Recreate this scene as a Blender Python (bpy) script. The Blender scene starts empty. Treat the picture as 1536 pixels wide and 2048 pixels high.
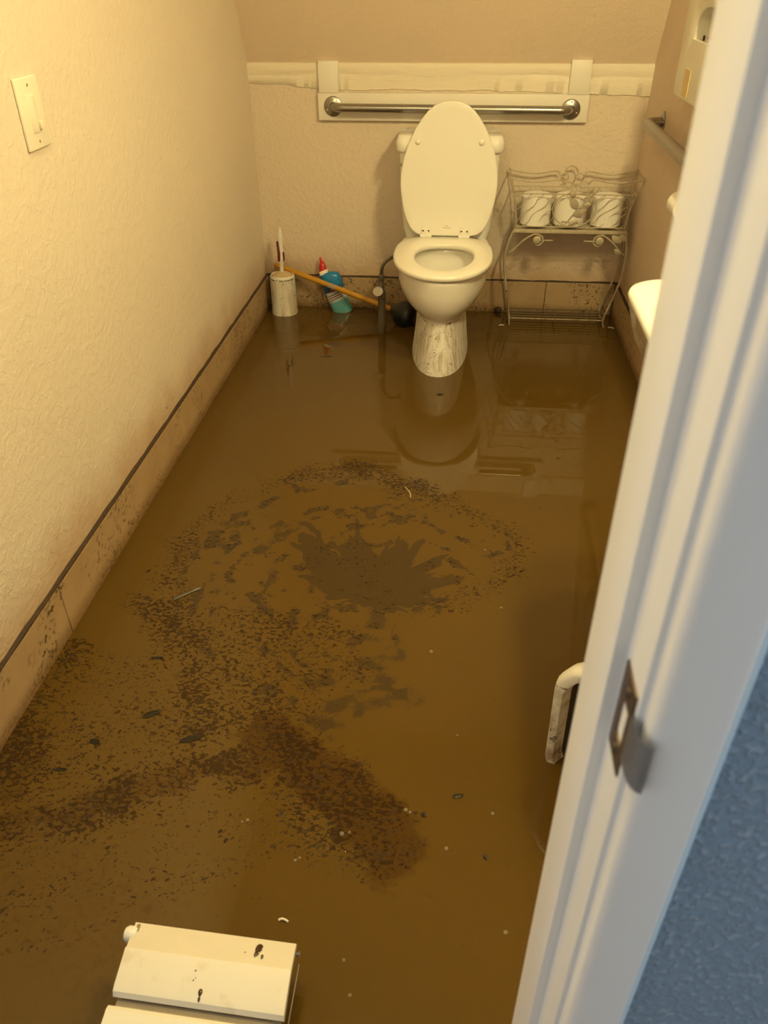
import bpy, bmesh, math, random
from mathutils import Vector, Matrix, Euler
import numpy as np

C = bpy.context.scene.collection
PI = math.pi
rng = np.random.default_rng(7)
random.seed(7)

# ------------------------------------------------------------------ camera
W = 1.535            # room width; x=0 left wall, y=0 back wall, z=0 water level
HB = 0.137           # top of the tile base above the water
HC = 2.175           # flat ceiling
FLOOR = -0.05
cam_d = bpy.data.cameras.new('camera')
cam = bpy.data.objects.new('camera', cam_d); C.objects.link(cam)
pitch, yaw, roll = 0.6105880, 0.1007283, -0.0066653
fw = Vector((-math.sin(yaw)*math.cos(pitch), math.cos(yaw)*math.cos(pitch), -math.sin(pitch)))
rt = Vector((math.cos(yaw), math.sin(yaw), 0)); up = rt.cross(fw)
c_, s_ = math.cos(roll), math.sin(roll)
rt, up = c_*rt + s_*up, -s_*rt + c_*up
m = Matrix((rt, up, -fw)).transposed().to_4x4(); m.translation = (0.86057, -3.38486, 1.25586)
cam.matrix_world = m
cam_d.sensor_fit = 'VERTICAL'; cam_d.sensor_height = 36.0
cam_d.lens = 1557.1/2048*36.0
cam_d.clip_start = 0.02
cam_d.dof.use_dof = True; cam_d.dof.focus_distance = 2.6; cam_d.dof.aperture_fstop = 11.0
bpy.context.scene.camera = cam

# ------------------------------------------------------------------ world: cool daylight in the hall behind the doorway
world = bpy.data.worlds.new('world'); bpy.context.scene.world = world
world.use_nodes = True
bg = world.node_tree.nodes['Background']
bg.inputs[0].default_value = (0.82, 0.92, 1.0, 1); bg.inputs[1].default_value = 1.3

vs = bpy.context.scene.view_settings
vs.view_transform = 'Standard'; vs.look = 'None'; vs.gamma = 1.0; vs.use_curve_mapping = False
vs.exposure = 0.0
LAMP = 410.0                      # bulb emission strength (vanity fixture over the sink)
DOME = 84.0                      # frosted ceiling dome near the door
LAMP_COL = (1.0, 0.84, 0.385)

# ------------------------------------------------------------------ helpers
def thing(name, label, cat, loc, group=None, rot=None):
    o = bpy.data.objects.new(name, None); C.objects.link(o)
    o.empty_display_size = 0.05
    o.location = loc
    o['label'] = label; o['category'] = cat
    if group: o['group'] = group
    return o

def tag(o, label, cat, group=None, kind=None):
    o['label'] = label; o['category'] = cat
    if group: o['group'] = group
    if kind: o['kind'] = kind
    return o

def root_loc(p):
    v = Vector((0, 0, 0))
    while p is not None:
        v += Vector(p.location); p = p.parent
    return v

def obj(name, bm, mat, parent=None, loc=None, sharp=35, smooth=True, recalc=True):
    """links a bmesh whose vertices are in room coordinates"""
    if recalc: bmesh.ops.recalc_face_normals(bm, faces=bm.faces)
    off = root_loc(parent) + (Vector(loc) if loc is not None else Vector((0, 0, 0)))
    if off.length > 0: bmesh.ops.translate(bm, verts=bm.verts, vec=-off)
    me = bpy.data.meshes.new(name); bm.to_mesh(me); bm.free()
    if smooth:
        me.shade_smooth(); me.set_sharp_from_angle(angle=math.radians(sharp))
    me.materials.append(mat)
    o = bpy.data.objects.new(name, me); C.objects.link(o)
    if loc is not None: o.location = loc
    if parent is not None: o.parent = parent
    return o

def struct(name, bm, mat, **k):
    o = obj(name, bm, mat, **k); o['kind'] = 'structure'; return o

def nb(): return bmesh.new()

def box(bm, x0, x1, y0, y1, z0, z1, bev=0.0, seg=2):
    vs_ = [bm.verts.new(p) for p in [(x0,y0,z0),(x1,y0,z0),(x1,y1,z0),(x0,y1,z0),(x0,y0,z1),(x1,y0,z1),(x1,y1,z1),(x0,y1,z1)]]
    fs = [bm.faces.new([vs_[i] for i in f]) for f in [(3,2,1,0),(4,5,6,7),(0,1,5,4),(1,2,6,5),(2,3,7,6),(3,0,4,7)]]
    if bev > 0:
        es = {e for f in fs for e in f.edges}
        bmesh.ops.bevel(bm, geom=list(es), offset=bev, segments=seg, profile=0.5, affect='EDGES')
    return bm

def catmull(pts, n=6, closed=False):
    P = [Vector(p) for p in pts]
    if len(P) < 3 and not closed: return P
    out = []; N = len(P)
    rngk = range(N) if closed else range(N-1)
    for i in rngk:
        if closed: a, b, c, d = P[(i-1) % N], P[i], P[(i+1) % N], P[(i+2) % N]
        else:
            b, c = P[i], P[i+1]
            a = P[i-1] if i > 0 else b*2-c
            d = P[i+2] if i+2 < N else c*2-b
        for k in range(n):
            t = k/n
            out.append(0.5*((2*b)+(c-a)*t+(2*a-5*b+4*c-d)*t*t+(3*b-a-3*c+d)*t**3))
    if not closed: out.append(P[-1])
    return out

def tube(bm, pts, r, sides=6, closed=False, caps=True):
    P = [Vector(p) for p in pts]; N = len(P)
    rad = r if isinstance(r, (list, tuple)) else [r]*N
    rings = []; nrm = None
    for i in range(N):
        if closed: t = (P[(i+1) % N]-P[(i-1) % N])
        else: t = P[min(i+1, N-1)]-P[max(i-1, 0)]
        t.normalize()
        if nrm is None:
            nrm = t.orthogonal().normalized()
        else:
            nrm = nrm - t*nrm.dot(t)
            if nrm.length < 1e-6: nrm = t.orthogonal()
            nrm.normalize()
        bn = t.cross(nrm)
        rings.append([bm.verts.new(P[i]+rad[i]*(math.cos(2*PI*k/sides)*nrm+math.sin(2*PI*k/sides)*bn)) for k in range(sides)])
    M = N if closed else N-1
    for i in range(M):
        A, B = rings[i], rings[(i+1) % N]
        for k in range(sides):
            try: bm.faces.new((A[k], A[(k+1) % sides], B[(k+1) % sides], B[k]))
            except ValueError: pass
    if caps and not closed:
        bm.faces.new(rings[0][::-1]); bm.faces.new(rings[-1])
    return bm

def loft(bm, rings, cap0=True, cap1=True):
    R = [[bm.verts.new(p) for p in r] for r in rings]
    for A, B in zip(R, R[1:]):
        n = len(A)
        for k in range(n):
            bm.faces.new((A[k], A[(k+1) % n], B[(k+1) % n], B[k]))
    if cap0: bm.faces.new(R[0][::-1])
    if cap1: bm.faces.new(R[-1])
    return bm

def lathe(bm, prof, center, axis=(0, 0, 1), sides=32, cap0=True, cap1=True):
    """prof: list of (radius, distance along axis)"""
    a = Vector(axis).normalized(); u = a.orthogonal().normalized(); v = a.cross(u); c = Vector(center)
    rings = [[c + a*h + r*(math.cos(2*PI*k/sides)*u + math.sin(2*PI*k/sides)*v) for k in range(sides)] for r, h in prof]
    return loft(bm, rings, cap0, cap1)

def ball(bm, c, r, u=12, v=8, sx=1, sy=1, sz=1):
    mat_ = Matrix.Translation(c) @ Matrix.Diagonal((sx, sy, sz, 1))
    bmesh.ops.create_uvsphere(bm, u_segments=u, v_segments=v, radius=r, matrix=mat_)
    return bm

def rrect(cx, cz, hw, hh, r, n=6):
    """rounded rectangle outline in 2-D"""
    out = []
    for (sx, sy, a0) in ((1, 1, 0), (-1, 1, 90), (-1, -1, 180), (1, -1, 270)):
        for k in range(n+1):
            a = math.radians(a0+90*k/n)
            out.append((cx+sx*(hw-r)+r*math.cos(a), cz+sy*(hh-r)+r*math.sin(a)))
    return out

# ------------------------------------------------------------------ materials
class NT:
    def __init__(s, name):
        s.mat = bpy.data.materials.new(name); s.mat.use_nodes = True
        s.t = s.mat.node_tree; s.b = s.t.nodes['Principled BSDF']
        s.tc = s.t.nodes.new('ShaderNodeTexCoord')
    def n(s, typ, **k):
        x = s.t.nodes.new(typ)
        for a, b in k.items(): setattr(x, a, b)
        return x
    def l(s, a, b): s.t.links.new(a, b)
    def coord(s, scale=(1, 1, 1), rot=(0, 0, 0)):
        mp = s.n('ShaderNodeMapping'); mp.inputs['Scale'].default_value = scale; mp.inputs['Rotation'].default_value = rot
        s.l(s.tc.outputs['Object'], mp.inputs[0]); return mp.outputs[0]
    def noise(s, sc, det=4, rough=.55, co=None, dist=0.0):
        x = s.n('ShaderNodeTexNoise'); x.inputs['Scale'].default_value = sc; x.inputs['Detail'].default_value = det
        x.inputs['Roughness'].default_value = rough; x.inputs['Distortion'].default_value = dist
        s.l(co if co is not None else s.coord(), x.inputs['Vector']); return x.outputs['Fac']
    def voro(s, sc, co=None, feat='F1'):
        x = s.n('ShaderNodeTexVoronoi', feature=feat); x.inputs['Scale'].default_value = sc
        s.l(co if co is not None else s.coord(), x.inputs['Vector']); return x.outputs['Distance']
    def ramp(s, f, a, b, lo=0.0, hi=1.0, smooth=True):
        x = s.n('ShaderNodeMapRange', interpolation_type='SMOOTHSTEP' if smooth else 'LINEAR')
        s.l(f, x.inputs['Value'])
        for k, v in (('From Min', a), ('From Max', b), ('To Min', lo), ('To Max', hi)):
            if isinstance(v, (int, float)): x.inputs[k].default_value = v
            else: s.l(v, x.inputs[k])
        return x.outputs[0]
    def math(s, op, a, b=None, clamp=False):
        x = s.n('ShaderNodeMath', operation=op, use_clamp=clamp)
        for i, v in enumerate((a, b)):
            if v is None: continue
            if isinstance(v, (int, float)): x.inputs[i].default_value = v
            else: s.l(v, x.inputs[i])
        return x.outputs[0]
    def mix(s, f, a, b):
        x = s.n('ShaderNodeMix', data_type='RGBA')
        if isinstance(f, (int, float)): x.inputs[0].default_value = f
        else: s.l(f, x.inputs[0])
        for i, v in ((6, a), (7, b)):
            if isinstance(v, tuple): x.inputs[i].default_value = (*v[:3], 1)
            else: s.l(v, x.inputs[i])
        return x.outputs[2]
    def col(s, v):
        if isinstance(v, tuple): s.b.inputs['Base Color'].default_value = (*v[:3], 1)
        else: s.l(v, s.b.inputs['Base Color'])
    def set(s, **k):
        for a, b in k.items():
            i = s.b.inputs[a.replace('_', ' ')]
            if isinstance(b, (int, float)): i.default_value = b
            elif isinstance(b, tuple): i.default_value = (*b[:3], 1)
            else: s.l(b, i)
    def bump(s, h, strength=.3, dist=.002):
        x = s.n('ShaderNodeBump'); x.inputs['Strength'].default_value = strength; x.inputs['Distance'].default_value = dist
        s.l(h, x.inputs['Height']); s.l(x.outputs[0], s.b.inputs['Normal'])
    def xyz(s):
        x = s.n('ShaderNodeSeparateXYZ'); s.l(s.tc.outputs['Object'], x.inputs[0]); return x.outputs

def plain(name, col, rough=.4, metal=0.0, var=.06, vs_=30, bump=0.0, spec=None, coat=0.0):
    t = NT(name)
    f = t.noise(vs_)
    d = tuple(max(0, c*(1-var*1.6)) for c in col); e = tuple(min(1, c*(1+var)) for c in col)
    t.col(t.mix(f, d, e)); t.set(Roughness=rough, Metallic=metal)
    if coat: t.set(Coat_Weight=coat)
    if bump: t.bump(t.noise(vs_*6), bump, .001)
    return t.mat

WALL = (0.70, 0.56, 0.46)
def wall_mat(name, col=WALL, stain=True, strength=.55, along=1):
    t = NT(name)
    big = t.noise(2.2, 3)
    base = t.mix(big, tuple(c*.95 for c in col), tuple(min(1, c*1.03) for c in col))
    if stain:
        z = t.xyz()[2]
        edge = t.math('ADD', z, t.math('MULTIPLY', t.noise(7, 5, .6), -.16))
        s1 = t.ramp(edge, .02, .22, 1, 0)
        base = t.mix(t.math('MULTIPLY', s1, .7), base, (.42, .24, .10))
        patch = t.math('MULTIPLY', t.ramp(t.noise(5, 2), .56, .66), t.ramp(z, .15, .26, 1, 0))
        sp = t.math('MULTIPLY', t.ramp(t.noise(55, 3, .6), .60, .66), patch)
        base = t.mix(t.math('MULTIPLY', sp, .85), base, (.07, .04, .015))
    t.col(base); t.set(Roughness=.62)
    a = t.noise(95, 4, .6); b = t.ramp(t.noise(52, 3, .55, dist=.3), .46, .6)
    t.bump(t.math('ADD', t.math('MULTIPLY', a, .8), t.math('MULTIPLY', b, .5)), strength, .0032)
    return t.mat

def muddy(name, col, z0, z1, rough=.2, amount=.5, mud=(.16, .085, .03), base_w=.0, dark=(.035, .018, .006), scale=70, streak=True, metal=0.0):
    """clean material turning mud-spattered below z1 (local z): soft brown film, specks and runs"""
    t = NT(name)
    z = t.xyz()[2]
    zz = t.math('ADD', z, t.math('MULTIPLY', t.math('SUBTRACT', t.noise(25, 4), .5), .018))
    mask = t.ramp(zz, z1-.006, z1, 1, 0, False)
    co = t.coord((1, 1, .16)) if streak else t.coord()
    st = t.ramp(t.noise(scale*.55, 3, .6, co=co), .38, .72)
    film = t.math('MULTIPLY', t.math('MULTIPLY', st, amount), mask)
    if base_w: film = t.math('ADD', film, t.math('MULTIPLY', t.ramp(z, z0, z0+base_w, .7, 0), mask), True)
    sp = t.ramp(t.noise(scale*1.7, 3, .65, co=t.coord((1, 1, .7))), .585, .635)
    sp = t.math('MULTIPLY', t.math('MULTIPLY', sp, mask), t.ramp(t.noise(scale*.3, 2), .42, .6))
    f = t.noise(20)
    base = t.mix(f, tuple(c*.97 for c in col), col)
    base = t.mix(film, base, mud)
    base = t.mix(t.math('MULTIPLY', sp, .9), base, dark)
    ln = t.math('MULTIPLY', t.ramp(t.math('ABSOLUTE', t.math('SUBTRACT', zz, z1-.003)), .0016, .0034, 1, 0), t.ramp(t.noise(60, 3), .45, .55))
    base = t.mix(t.math('MULTIPLY', ln, .85), base, dark)
    t.col(base); t.set(Roughness=t.ramp(mask, 0, 1, rough, .5), Metallic=metal)
    t.bump(t.noise(scale*2), .1, .001)
    return t.mat

M = {}
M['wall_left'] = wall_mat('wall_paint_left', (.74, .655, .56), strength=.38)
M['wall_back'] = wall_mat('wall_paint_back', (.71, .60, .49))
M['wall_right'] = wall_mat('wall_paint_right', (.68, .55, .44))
M['slope'] = wall_mat('slope_paint', (.70, .57, .45), stain=False, strength=.35)
M['ceiling'] = wall_mat('ceiling_paint', (.70, .62, .52), stain=False)
M['trim_white'] = plain('white_trim_paint', (.80, .76, .70), .4, var=.03, vs_=12)
M['ledge'] = None
M['jamb'] = plain('door_frame_paint', (.87, .85, .83), .33, var=.025, vs_=9, bump=.04)
M['porcelain'] = plain('porcelain', (.85, .82, .77), .08, var=.01)
M['seat_white'] = plain('seat_plastic', (.86, .83, .76), .22, var=.01)
M['chrome'] = plain('chrome', (.62, .60, .58), .18, 1.0, var=.05)
M['steel'] = plain('brushed_steel', (.36, .34, .32), .3, 1.0, var=.08, vs_=60)
M['dark'] = plain('dark_hole', (.03, .02, .012), .7)
M['mud_dark'] = plain('dark_mud', (.05, .028, .012), .6, var=.5, vs_=80, bump=.5)
M['plate'] = plain('switch_plastic', (.84, .78, .66), .3, var=.01)
M['red'] = plain('red_plastic', (.55, .02, .02), .3)
M['white_plastic'] = plain('white_plastic', (.83, .80, .74), .3, var=.02)
M['paper'] = plain('toilet_paper', (.86, .83, .78), .85, var=.03, vs_=60, bump=.25)
M['core'] = plain('cardboard_core', (.42, .32, .22), .8)
M['rubber'] = plain('black_rubber', (.010, .013, .012), .35, var=.4, vs_=25)
M['wood'] = plain('ochre_wood', (.55, .27, .018), .4, var=.22, vs_=18)
M['rack'] = plain('antique_cream_metal', (.50, .43, .32), .5, var=.22, vs_=70)
M['rack_low'] = muddy('antique_cream_metal_low', (.44, .37, .27), 0, .2, rough=.5, amount=.8, scale=120)

M['rack_mud'] = plain('muddy_rack_wire', (.13, .085, .045), .5, var=.4, vs_=90)

# ------------------------------------------------------------------ room shell
def quad_obj(name, pts, mat, thick=None):
    bm = nb(); bm.faces.new([bm.verts.new(p) for p in pts]); return bm

bm = nb(); box(bm, -1.2, 2.4, -4.5, .12, FLOOR-.1, FLOOR)
struct('floor', bm, plain('floor_tile_under_water', (.30, .20, .10), .5))
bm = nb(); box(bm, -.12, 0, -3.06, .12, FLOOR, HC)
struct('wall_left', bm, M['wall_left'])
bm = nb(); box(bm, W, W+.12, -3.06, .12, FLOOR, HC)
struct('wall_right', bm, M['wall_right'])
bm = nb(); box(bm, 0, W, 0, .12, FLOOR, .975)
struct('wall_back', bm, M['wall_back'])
# slanted upper part of the back wall (underside of a stair), thick slab
ys = lambda z: -.487*(z-.955)
bm = nb()
A = [(ys(.955), .955), (ys(HC), HC), (.12, HC), (.12, .955)]
r0 = [bm.verts.new((0, a, b)) for a, b in A]; r1 = [bm.verts.new((W, a, b)) for a, b in A]
bm.faces.new(r0); bm.faces.new(r1[::-1])
for k in range(4): bm.faces.new((r0[k], r1[k], r1[(k+1) % 4], r0[(k+1) % 4]))
struct('wall_back_slope', bm, M['slope'])
bm = nb(); box(bm, -.12, W+.12, -3.06, .12, HC, HC+.1)
struct('ceiling', bm, M['ceiling'])
# front wall with the doorway
DX0, DX1, DH = .10, .969, 2.03
YF0, YF1 = -3.142, -3.06
bm = nb()
box(bm, DX1, W+.12, YF0, YF1, FLOOR, HC); box(bm, -.12, DX0, YF0, YF1, FLOOR, HC); box(bm, DX0, DX1, YF0, YF1, DH+.02, HC)
struct('wall_front', bm, M['ceiling'])
# hall side skin of that wall: blue textured paint
t = NT('blue_textured_paint')
co = t.coord()
v = t.noise(190, 3, .55)
t.col(t.mix(t.ramp(v, .46, .66), (.225, .325, .45), (.33, .44, .57)))
t.set(Roughness=.5)
t.bump(t.math('ADD', t.ramp(v, .46, .62), t.math('MULTIPLY', t.noise(420, 2), .25)), .8, .0022)
bm = nb(); box(bm, .984, 2.4, YF0-.006, YF0, FLOOR, 2.4)
struct('wall_hall', bm, t.mat)

bm = nb(); box(bm, -1.1, 2.4, -4.5, -4.4, FLOOR, 2.4); struct('wall_hall_opposite', bm, plain('hall_paint', (.62, .64, .68), .6))
bm = nb(); box(bm, -1.2, 2.4, -4.5, YF0-.02, 2.4, 2.5); struct('ceiling_hall', bm, plain('hall_ceiling_paint', (.72, .73, .75), .6))
bm = nb(); box(bm, -1.1, DX0, YF0-.006, YF0, FLOOR, 2.4); box(bm, DX0, .984, YF0-.006, YF0, DH+.03, 2.4); struct('wall_hall_doorside', bm, t.mat)
# door frame: jamb, stop, casing, strike plate
dr = bpy.data.objects.new('door_1', None); C.objects.link(dr); dr['kind'] = 'structure'; dr.location = (.949, -3.10, FLOOR)
bm = nb(); box(bm, .949, .969, YF0, YF1+.002, FLOOR, DH, .0015); box(bm, DX0, DX0+.02, YF0, YF1+.002, FLOOR, DH, .0015)
box(bm, DX0, .969, YF0, YF1+.002, DH, DH+.02, .0015)
obj('jamb', bm, M['jamb'], dr)
bm = nb(); box(bm, .9422, .951, -3.109, -3.0585, FLOOR, DH-.008, .0016); box(bm, DX0+.02, DX0+.029, -3.109, -3.0585, FLOOR, DH-.008, .0016)
box(bm, DX0+.02, .951, -3.109, -3.0585, DH-.01, DH, .0016)
obj('door_stop', bm, M['jamb'], dr)
bm = nb()
sec = [(.9522, YF0), (.9524, YF0-.006), (.9532, YF0-.0095), (.9552, YF0-.0125), (.958, YF0-.0135), (.981, YF0-.0135), (.9838, YF0-.0128), (.985, YF0-.011), (.985, YF0)]
loft(bm, [[(x, y, z) for x, y in sec] for z in (FLOOR, DH+.03)])
obj('casing', bm, M['jamb'], dr, sharp=50)
bm = nb(); tube(bm, [(.9862, YF0-.0085, z) for z in (FLOOR, .5, 1.0, 1.5, DH+.03)], .0022, 8)
o = obj('caulk_bead', bm, plain('pale_blue_caulk', (.68, .87, 1.0), .3, var=.02), dr); o['label'] = 'pale blue paint edge along the casing'
# strike plate
sp = nb()
zs0, zs1 = .933, .989
# plate with square latch hole: frame of four strips
px = .9478
def pl(y0, y1, z0, z1): box(sp, px, px+.0016, y0, y1, z0, z1)
pl(-3.139, -3.115, zs0, zs0+.015); pl(-3.139, -3.115, zs1-.017, zs1); pl(-3.122, -3.115, zs0+.015, zs1-.017); pl(-3.139, -3.134, zs0+.015, zs1-.017)
pm = plain('worn_bronze_plate', (.20, .15, .12), .38, .9, var=.35, vs_=120)
spo = obj('strike_plate', sp, pm, dr, smooth=False); spo['label'] = 'dark metal strike plate with curved steel lip'
bm = nb(); box(bm, px+.003, px+.012, -3.134, -3.122, zs0+.015, zs1-.017)
obj('latch_hole', bm, M['dark'], spo, smooth=False)
bm = nb()
lip = catmull([(px, -3.137, 0), (px+.0001, -3.1445, 0), (px+.0006, -3.151, 0), (px+.0030, -3.1565, 0), (px+.0065, -3.1585, 0)], 5)
zz0, zz1 = zs0+.014, zs1-.010
rings = []
n = len(lip)
for k, p in enumerate(lip):
    rings.append([(p.x, p.y, zz0), (p.x, p.y, zz1)])
Vt = [[bm.verts.new(q) for q in r] for r in rings]
for a, b in zip(Vt, Vt[1:]): bm.faces.new((a[0], a[1], b[1], b[0]))
bmesh.ops.solidify(bm, geom=bm.faces[:], thickness=.0015)
obj('strike_lip', bm, plain('polished_steel_lip', (.42, .44, .49), .28, .55), spo, sharp=60)
for z in (zs0+.008, zs1-.009):
    bm = nb(); lathe(bm, [(.0032, 0), (.0026, .0012)], (px+.0002, -3.128, z), (-1, 0, 0), 12)
    obj('screw', bm, plain('screw_head', (.10, .08, .06), .4, .8), spo)

# rough painted ledge along the top of the back wall
t = NT('old_paint_ledge')
co = t.coord((1, 1, 5))
t.col(t.mix(t.noise(14, 4, co=co), (.75, .67, .55), (.80, .73, .61))); t.set(Roughness=.5)
t.bump(t.noise(22, 6, .65, co=t.coord((.6, 1, 3))), .45, .006)
bm = nb()
xs = np.linspace(0, W, 160); lo = .884 + np.cumsum(rng.normal(0, .0022, 160)); lo -= (lo-.884)*.4
ph = rng.uniform(0, 6, 4)
grid = []
for i, x in enumerate(xs):
    mid = .918 + .004*math.sin(x*9+ph[0]) + .003*math.sin(x*23+ph[1])
    col = []
    dd = .004*math.sin(x*6+ph[2])
    for z, y in ((float(lo[i]), .002), (float(lo[i])+.004, -.006), (mid-.004, -.0075+dd*.3), (mid, -.0066), (mid+.004, -.008+dd*.2), (.946, -.008), (.957, -.006), (.960, .004)):
        col.append(bm.verts.new((x, y+rng.normal(0, .0003), z)))
    grid.append(col)
for a, b in zip(grid, grid[1:]):
    for k in range(len(a)-1): bm.faces.new((a[k], b[k], b[k+1], a[k+1]))
struct('trim_1', bm, t.mat, sharp=60)

# ------------------------------------------------------------------ tile base with mud
def tile_mat():
    t = NT('muddy_travertine_tile')
    big = t.noise(9, 4)
    base = t.mix(big, (.33, .22, .115), (.50, .36, .21))
    z = t.xyz()[2]
    base = t.mix(t.ramp(z, .0, .05, .75, 0), base, (.22, .12, .045))
    cl = t.ramp(t.noise(6, 3), .44, .62)
    sp = t.math('MULTIPLY', t.ramp(t.noise(75, 4, .65), .54, .60), cl)
    base = t.mix(t.math('MULTIPLY', sp, .85), base, (.05, .028, .010))
    sp2 = t.math('MULTIPLY', t.ramp(t.noise(110, 3, .6), .48, .57), t.math('MULTIPLY', t.ramp(z, .0, .045, 1, 0), t.ramp(t.noise(3.5, 2), .40, .58, .25, 1)))
    base = t.mix(t.math('MULTIPLY', sp2, .8), base, (.07, .04, .013))
    t.col(base); t.set(Roughness=.45); t.bump(t.noise(60, 5), .25, .002)
    return t.mat
TM = tile_mat(); TG = plain('dirty_grout', (.13, .075, .03), .8, var=.3)
def tile_base(name, side, joints):
    bm = nb()
    T = .010
    if side == 'left': box(bm, 0, .0035, -3.06, 0, FLOOR, HB-.001)
    if side == 'right': box(bm, W-.0035, W, -3.06, 0, FLOOR, HB-.001)
    if side == 'back': box(bm, 0, W, -.0035, 0, FLOOR, HB-.001)
    b = struct(name, bm, TG, smooth=False)
    g = .0028
    for a, c in zip(joints, joints[1:]):
        bm = nb(); d = T + rng.uniform(-.0012, .0012)
        lo_, hi_ = min(a, c)+g/2, max(a, c)-g/2
        if side == 'left': box(bm, .001, d, lo_, hi_, FLOOR, HB, .0015, 1)
        if side == 'right': box(bm, W-d, W-.001, lo_, hi_, FLOOR, HB, .0015, 1)
        if side == 'back': box(bm, lo_, hi_, -d, -.001, FLOOR, HB, .0015, 1)
        obj('tile', bm, TM, b, smooth=False)
    # dark wet dirt lying on the top edge of the tiles
    bm = nb(); pts = []
    L = 3.06 if side != 'back' else W
    n_ = int(L/.02)
    for k in range(n_+1):
        s = L*k/n_; hgt = .0042+.0012*math.sin(s*31)+rng.uniform(0, .0016)
        if side == 'left': q = [(.0, -s, HB), (T, -s, HB), (T*.9, -s, HB+hgt*.6), (.0, -s, HB+hgt)]
        elif side == 'right': q = [(W, -s, HB), (W-T, -s, HB), (W-T*.9, -s, HB+hgt*.6), (W, -s, HB+hgt)]
        else: q = [(s, 0, HB), (s, -T, HB), (s, -T*.9, HB+hgt*.6), (s, 0, HB+hgt)]
        pts.append(q)
    loft(bm, pts); o = obj('dirt_line', bm, M['mud_dark'], b); o['label'] = 'dark dirt line on the tile edge'
    return b
tile_base('baseboard_left', 'left', [-3.06, -2.574, -2.144, -1.714, -1.288, -.856, -.41, -.012])
tile_base('baseboard_right', 'right', [-3.06, -2.58, -2.15, -1.72, -1.29, -.86, -.43, -.012])
tile_base('baseboard_back', 'back', [0.012, .34, .79, 1.231, W-.012])

# ------------------------------------------------------------------ flood water
speck = [([(0.164,-1.766),(0.247,-1.578),(0.366,-1.446)],0.031,0.4),([(0.366,-1.446),(0.494,-1.386),(0.616,-1.381),(0.714,-1.456),(0.835,-1.525)],0.039,0.75),([(0.835,-1.525),(0.949,-1.59),(1.03,-1.654),(1.06,-1.729),(1.011,-1.828),(0.948,-1.911),(0.851,-1.966)],0.029,0.45),([(0.168,-1.799),(0.181,-1.942),(0.24,-2.049),(0.302,-2.112)],0.047,0.55),([(0.147,-2.048),(0.239,-2.101),(0.311,-2.191),(0.342,-2.292),(0.378,-2.369)],0.047,0.8),([(0.556,-2.427),(0.438,-2.473),(0.353,-2.515),(0.276,-2.566),(0.192,-2.615),(0.094,-2.644)],0.051,0.75),([(-0.03,-2.407),(0.049,-2.438),(0.08,-2.541)],0.054,0.75),([(0.035,-2.217),(0.019,-2.376),(0.008,-2.478)],0.038,0.75),([(0.556,-2.427),(0.645,-2.488),(0.71,-2.546),(0.769,-2.59)],0.065,0.9),([(0.57,-2.495),(0.623,-2.574),(0.674,-2.609)],0.045,0.5)]
speck_poly = [([(0.199,-2.016),(0.469,-2.01),(0.671,-2.078),(0.73,-2.198),(0.634,-2.292),(0.628,-2.384),(0.491,-2.409),(0.365,-2.396),(0.298,-2.177)],0.5),([(0.028,-2.202),(0.242,-2.182),(0.363,-2.421),(0.138,-2.62),(0.089,-2.634),(0.008,-2.478)],0.3),([(0.053,-2.638),(0.524,-2.542),(0.648,-2.611),(0.418,-2.782),(0.186,-2.88)],0.17)]
film_poly = [([(.69,-1.96),(.71,-1.96),(.71,-1.97)],0.0),([(0.181,-1.798),(0.354,-1.461),(0.586,-1.384),(0.864,-1.548),(1.056,-1.674),(0.972,-1.909),(0.785,-2.051),(0.717,-2.285),(0.59,-2.4),(0.385,-2.394),(0.309,-2.176),(0.199,-1.979)],0.25)]
film = [([(0.706,-1.97),(0.732,-2.105),(0.719,-2.199)],0.051,0.55),([(0.64,-2.332),(0.676,-2.289),(0.737,-2.269),(0.801,-2.277)],0.038,0.8),([(0.334,-2.142),(0.506,-2.189),(0.641,-2.192)],0.066,0.35)]
red = [([(0.521,-2.406),(0.62,-2.456),(0.697,-2.516),(0.767,-2.571),(0.797,-2.607)],0.063,0.95),([(0.503,-2.456),(0.397,-2.5),(0.29,-2.554),(0.17,-2.607),(0.071,-2.636)],0.051,0.5),([(-0.027,-2.432),(0.045,-2.45),(0.061,-2.542)],0.059,0.45),([(-0.05,-2.76),(0.20,-2.75),(0.36,-2.80)],0.15,0.32)]

def seg_dist(X, Y, pts):
    d = np.full(X.shape, 1e9)
    for (x0, y0), (x1, y1) in zip(pts, pts[1:]):
        vx, vy = x1-x0, y1-y0; L = vx*vx+vy*vy+1e-12
        tt = np.clip(((X-x0)*vx+(Y-y0)*vy)/L, 0, 1)
        d = np.minimum(d, np.hypot(X-x0-tt*vx, Y-y0-tt*vy))
    return d
def inside(X, Y, pts):
    r = np.zeros(X.shape, bool); n = len(pts)
    for i in range(n):
        (x0, y0), (x1, y1) = pts[i], pts[(i+1) % n]
        cnd = ((y0 > Y) != (y1 > Y))
        xi = (x1-x0)*(Y-y0)/((y1-y0) if abs(y1-y0) > 1e-9 else 1e-9)+x0
        r ^= cnd & (X < xi)
    return r
def field(X, Y, strokes, polys, soft=.03):
    f = np.zeros(X.shape)
    for pts, w, s in strokes:
        d = seg_dist(X, Y, pts); f = np.maximum(f, s*np.clip(1.5-d/w, 0, 1))
    for pts, s in polys:
        d = seg_dist(X, Y, pts+pts[:1]); sd = np.where(inside(X, Y, pts), -d, d)
        f = np.maximum(f, s*np.clip(.5-sd/soft, 0, 1))
    return f
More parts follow.
